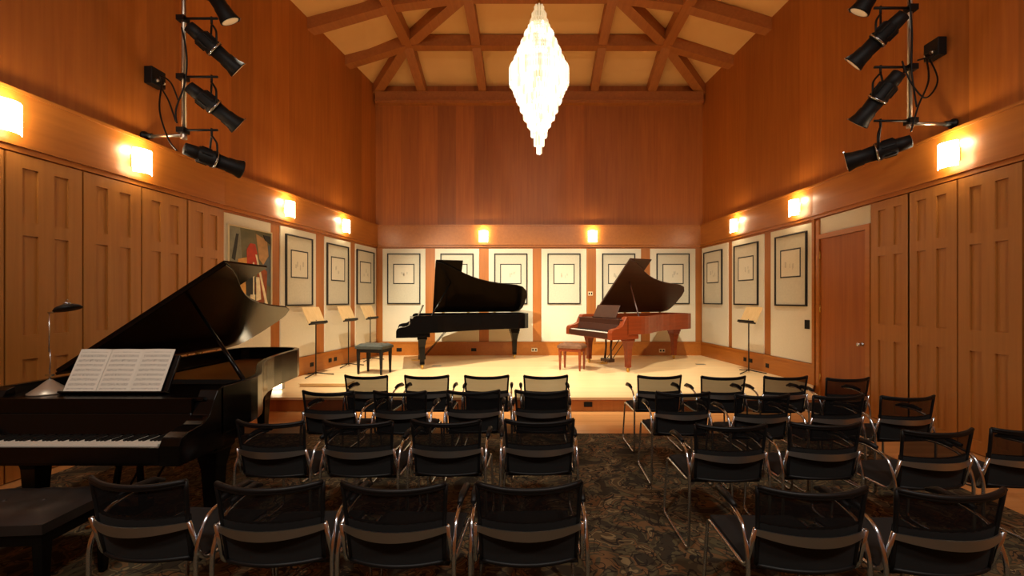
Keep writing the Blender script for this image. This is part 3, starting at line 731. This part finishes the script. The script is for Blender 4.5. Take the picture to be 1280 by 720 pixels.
# ------------------------------------------------------------------ benches
def bench(lb, loc, rz, w_, d_, h_, ms, ml, nb=4):
    t = thing('piano_bench', lb, 'bench', loc, rz)
    def f(a, b_):
        x = (a-.5)*w_; y = (b_-.5)*d_
        ed = min(1, min(a, 1-a)*8)*min(1, min(b_, 1-b_)*6)
        return Vector((x, y, h_-.035 + .035*math.sqrt(max(0, ed)) - .008*abs(math.sin(a*nb*math.pi))**8*ed*0 + .010*ed*abs(math.sin(a*nb*math.pi))*abs(math.sin(b_*2*math.pi))))
    m = MB(); m.grid(f, 24, 12); m.box(-w_/2, -d_/2, h_-.085, w_/2, d_/2, h_-.034); m.build('padded_seat', ms, t)
    m = MB()
    for i in range(1, nb):
        for j in (1,):
            p = f(i/nb, j/2); m.lathe([(.012, 0), (.010, .006), (.001, .008)], 8, Matrix.Translation((p.x, p.y, p.z-.003)))
    m.build('seat_buttons', ms, t)
    m = MB(); m.box(-w_/2+.02, -d_/2+.02, h_-.15, w_/2-.02, d_/2-.02, h_-.083); m.build('apron', ml, t, bevel=.003)
    for sx in (-1, 1):
        for sy in (-1, 1):
            x, y = sx*(w_/2-.045), sy*(d_/2-.045)
            m = MB(); m.lathe([(.018, 0), (.022, .03), (.034, h_-.16), (.036, h_-.14)], 4, Matrix.Translation((x, y, 0)) @ Matrix.Rotation(math.pi/4, 4, 'Z'), smooth=False)
            m.build('leg', ml, t)
    return t
bench('grey green tufted piano bench on the stage beside the black concert grand', (-2.98, 8.02, STG), math.radians(-12), .56, .40, .56, M_leather, M_blacks)
bench('small brown piano bench in front of the mahogany piano keyboard', (.80, 8.45, STG), math.radians(-25), .50, .36, .52, M_tap, M_mahog)
bench('dark padded piano bench before the near piano, bottom left corner', (-2.85, 2.29, .012), math.radians(4), .80, .42, .50, noisy('black_bench_leather', rgb(30, 27, 26), rgb(42, 38, 36), nscale=6, rough=.45, coords='obj'), M_black)

# ------------------------------------------------------------------ music stands
def stand(lb, loc, face, hgt=1.02, tilt=25):
    """face: heading the desk faces, radians; local +x is that direction"""
    t = thing('music_stand', lb, 'music stand', loc, face, 'music stands along the stage walls')
    m = MB(); m.tube([(0, 0, .03), (0, 0, hgt)], .011, 8); m.build('pole', M_rubber, t)
    for k in range(3):
        a = k*2*math.pi/3+.5; m = MB(); m.tube([(0, 0, .06), (.12*math.cos(a), .12*math.sin(a), .035), (.30*math.cos(a), .30*math.sin(a), .012)], .010, 6); m.build('leg', M_rubber, t)
    A = Matrix.Translation((.02, 0, hgt-.06)) @ Matrix.Rotation(math.radians(-tilt), 4, 'Y')
    m = MB(); m.box(0, -.25, 0, .008, .25, .32, M=A); m.build('desk', M_deskwood, t)
    m = MB(); m.box(0, -.25, -.022, .06, .25, .0, M=A); m.box(.052, -.25, 0, .06, .25, .02, M=A); m.build('lip', M_rubber, t)
M_deskwood = wood('pale_plywood', rgb(214, 176, 118), rgb(228, 192, 136), axis='z', rough=.5)
stand('pale wood music stand on the left of the stage, nearest the near piano', (-3.95, 7.75, STG), math.radians(-6), tilt=24)
stand('pale wood music stand on the left of the stage, middle one of three', (-3.83, 8.85, STG), math.radians(-6), tilt=24)
stand('pale wood music stand on the left of the stage, farthest, behind the grey bench', (-3.70, 9.70, STG), math.radians(-6), tilt=24)
stand('pale wood music stand by the right stage wall', (4.12, 8.06, STG), math.radians(180+6), tilt=26)

# low box and glowing floor light at the left end of the stage
m = MB(); m.box(-3.70, 6.75, STG, -2.95, 7.05, STG+.05); m.box(-3.72, 6.73, STG+.05, -2.93, 7.07, STG+.062)
tag(m.build('low_wooden_platform', M_stage, bevel=.004), 'low pale wooden platform lying on the left front of the stage', 'platform')
t = thing('floor_light', 'small glowing box light on the stage edge behind the near piano tail', 'lamp', (-3.96, 6.60, STG), math.radians(12))
m = MB(); m.box(-.08, -.035, 0, .08, .06, .11); m.build('housing', M_bronze, t, bevel=.004)
m = MB(); m.box(-.07, -.040, .012, .07, -.035, .098); m.build('diffuser', mat('floor_light_glow', (1, .9, .7, 1), .5, emit=(1, .84, .55, 1), es=8), t)

# ------------------------------------------------------------------ on the near piano: score and lamp
A0 = Matrix.Translation((-2.84, 2.50+.38, .012+.946+.0125)) @ Matrix.Rotation(math.radians(-24), 4, 'X')
def page(x0, x1, lb, lift=0):
    def f(a, b_): return Vector(((a-.5)*(x1-x0), -.004-.006*math.sin(a*math.pi), b_*.30))
    m = MB(); m.grid(f, 8, 2); m.grid(lambda a, b_: f(a, b_)+Vector((0, .0025, 0)), 8, 2, flip=True)
    o = m.build('music_sheet', M_score, fix=False)
    o.matrix_world = A0 @ Matrix.Translation(((x0+x1)/2, -lift, 0)); return tag(o, lb, 'sheet music', 'score pages on the near piano')
page(-.345, -.125, 'printed music page on the near piano desk, left one of three')
page(-.122, .098, 'printed music page on the near piano desk, middle one of three')
page(.100, .320, 'printed music page on the near piano desk, right one of three', .002)
t = thing('desk_lamp', 'slim metal lamp with conical base standing on the near piano', 'lamp', (-3.31, 2.91, .012+.9455))
M_lamp = mat('brushed_nickel', rgb(190, 178, 158), .4, metal=.6)
m = MB(); m.lathe([(.108, 0), (.108, .008), (.06, .045), (.018, .085), (.012, .09)], 24); m.build('base', M_lamp, t)
m = MB(); m.tube([(0, 0, .085), (0, 0, .125)], .006, 8); m.box(-.022, -.01, .115, .022, .01, .128); m.build('joint', M_chrome, t)
m = MB(); m.tube([(0, 0, .125), (.005, 0, .30)], .0035, 6); m.tube([(-.006, 0, .28), (-.002, 0, .55)], .003, 6); m.build('stem', M_chrome, t)
m = MB(); m.tube([(-.01, 0, .55), (.02, 0, .552), (.09, 0, .575)], .006, 8); m.build('arm', M_chrome, t)
m = MB(); m.lathe([(.001, .035), (.03, .032), (.062, .018), (.075, 0), (.070, -.004), (.001, -.004)], 20, Matrix.Translation((.125, 0, .575)) @ Matrix.Rotation(math.radians(-16), 4, 'Y')); m.build('shade', M_blacks, t)
m = MB(); m.lathe([(.02, .03), (.02, .045), (.006, .05), (.006, .065)], 10, Matrix.Translation((.118, 0, .577))); m.build('shade_knob', M_chrome, t)

# ------------------------------------------------------------------ audience chairs
def make_chair():
    t = thing('audience_chair', 'x', 'chair', (0, 0, .012), 0, 'black mesh armchairs facing the stage')
    def by(x, z):   # rear surface of the back: wraps round the sitter, leans back
        return -.215 - (z-.45)*.16 - .056*(1-(x/.225)**2)
    def hw(z): return .205 + .018*max(0, (z-.45)/.35)**1.5
    def f(a, b_, lo=.455, hi=.797):
        u = a*2-1; z = lo + b_*(hi-lo); x = u*hw(z)
        return Vector((x, by(x, z), z + (.012*abs(u)**3 if z > .6 else 0)*max(0, (z-.6)/.2)))
    m = MB(); m.grid(lambda a, b_: f(a, b_, .645), 12, 4); o = m.build('mesh_backrest', M_mesh, t, fix=False)
    m = MB(); m.grid(lambda a, b_: f(a, b_, .455, .648), 12, 4); m.grid(lambda a, b_: f(a, b_, .455, .648)+Vector((0, .018, 0)), 12, 4, flip=True)
    for q in (0, 1): m.grid(lambda a, b_: f(a, q, .455, .648)+Vector((0, .018*b_, 0)), 12, 1)
    m.build('lumbar_pad', M_seat, t)
    m = MB()
    topz = .797
    m.tube([f(i/16, 1) for i in range(17)], .011, 8)
    m.tube([f(i/16, .965) for i in range(17)], .009, 8)
    for a in (0, 1): m.tube([f(a, j/8) for j in range(9)], .009, 8)
    m.tube([f(i/16, 0) for i in range(17)], .010, 8)
    m.build('back_frame', M_rubber, t)
    # brace band behind the back
    m = MB()
    def g(a, b_, o_):
        x = (a*2-1)*.225; q = 1-(x/.225)**2; z = .612 + (b_-.5)*(.026+.016*q) - .004*q
        return Vector((x, by(x, .62) - .014 - .016*q - o_, z))
    m.grid(lambda a, b_: g(a, b_, 0), 16, 2); m.grid(lambda a, b_: g(a, b_, .006), 16, 2, flip=True)
    m.grid(lambda a, b_: g(a, 0, .006*b_), 16, 1); m.grid(lambda a, b_: g(a, 1, .006*b_), 16, 1, flip=True)
    m.build('back_brace', M_bronze, t, fix=False)
    def sf(a, b_):
        x = (a-.5)*.44; y = -.20+b_*.43; e = min(1, min(a, 1-a)*10)*min(1, min(b_, 1-b_)*10)
        return Vector((x, y, .435 + .022*math.sqrt(e) - .015*max(0, b_-.8)*5*(b_-.8)*5*.4))
    m = MB(); m.grid(sf, 12, 12); m.box(-.22, -.20, .418, .22, .23, .436); m.build('seat', M_seat, t)
    for sx in (-1, 1):
        pts = [(sx*.250, .06, .640), (sx*.250, -.06, .652), (sx*.250, -.20, .625), (sx*.252, -.255, .50), (sx*.255, -.255, .012), (sx*.255, .24, .012), (sx*.236, .22, .425), (sx*.236, -.205, .425), (sx*.228, -.265, .63)]
        m = MB(); m.tube(fillet(pts, .05, 4), .0095, 8); fr = m.build('side_frame', M_chrome, t)
        m = MB(); m.tube([(sx*.252, -.13, .660), (sx*.252, -.06, .669), (sx*.252, .04, .664), (sx*.252, .10, .640)], [.012, .018, .018, .010], 8); m.build('armrest', M_rubber, t)
    m = MB(); m.tube([(-.236, -.10, .412), (.236, -.10, .412)], .008, 6); m.tube([(-.236, .14, .412), (.236, .14, .412)], .008, 6); m.build('cross_rail', M_blacks, t)
    return t
rows = [('the row nearest the camera', [(176, 603), (333, 607), (494, 608), (659, 607)], [(1018, 613), (1190, 616)]),
        ('the third row from the stage', [(340, 529), (448, 529), (558, 528), (673, 527)], [(914, 533), (1032, 531), (1170, 540), (1282, 538)]),
        ('the second row from the stage', [(412, 491), (500, 491), (590, 490), (678, 490)], [(855, 492), (953, 495), (1045, 496), (1134, 497)]),
        ('the row nearest the stage', [(459.5, 471), (532.5, 471), (607, 471), (681, 471)], [(824, 471), (904, 472), (981.5, 472), (1058, 474)])]
# floor positions worked out from the survey of the hall: each chair's back stands .28 behind its centre
spots = []
for rn, lf, rt in rows:
    for side, lst in (('left', lf[::-1]), ('right', rt)):
        for k, (px, py) in enumerate(lst):
            Y = (1.6-.81)*530/(py-374); X = (px-665)*Y/530
            spots.append((round(X, 3), round(Y+.28, 3), rn, side, k))
ordn = ['at the aisle', 'second from the aisle', 'third from the aisle', 'fourth from the aisle']
proto = make_chair()
for i, (x, y, rn, side, k) in enumerate(spots):
    o = proto if i == 0 else copy_tree(proto)
    o.location = (x, y, .012)
    random.seed(i); o.rotation_euler = (0, 0, math.radians(random.uniform(-2.5, 2.5)) + (math.radians(4) if side == 'right' and k > 1 else 0) + (math.radians(-3) if side == 'left' and k > 2 else 0))
    o['label'] = 'black mesh chair in %s, %s block, %s' % (rn, side, ordn[k])
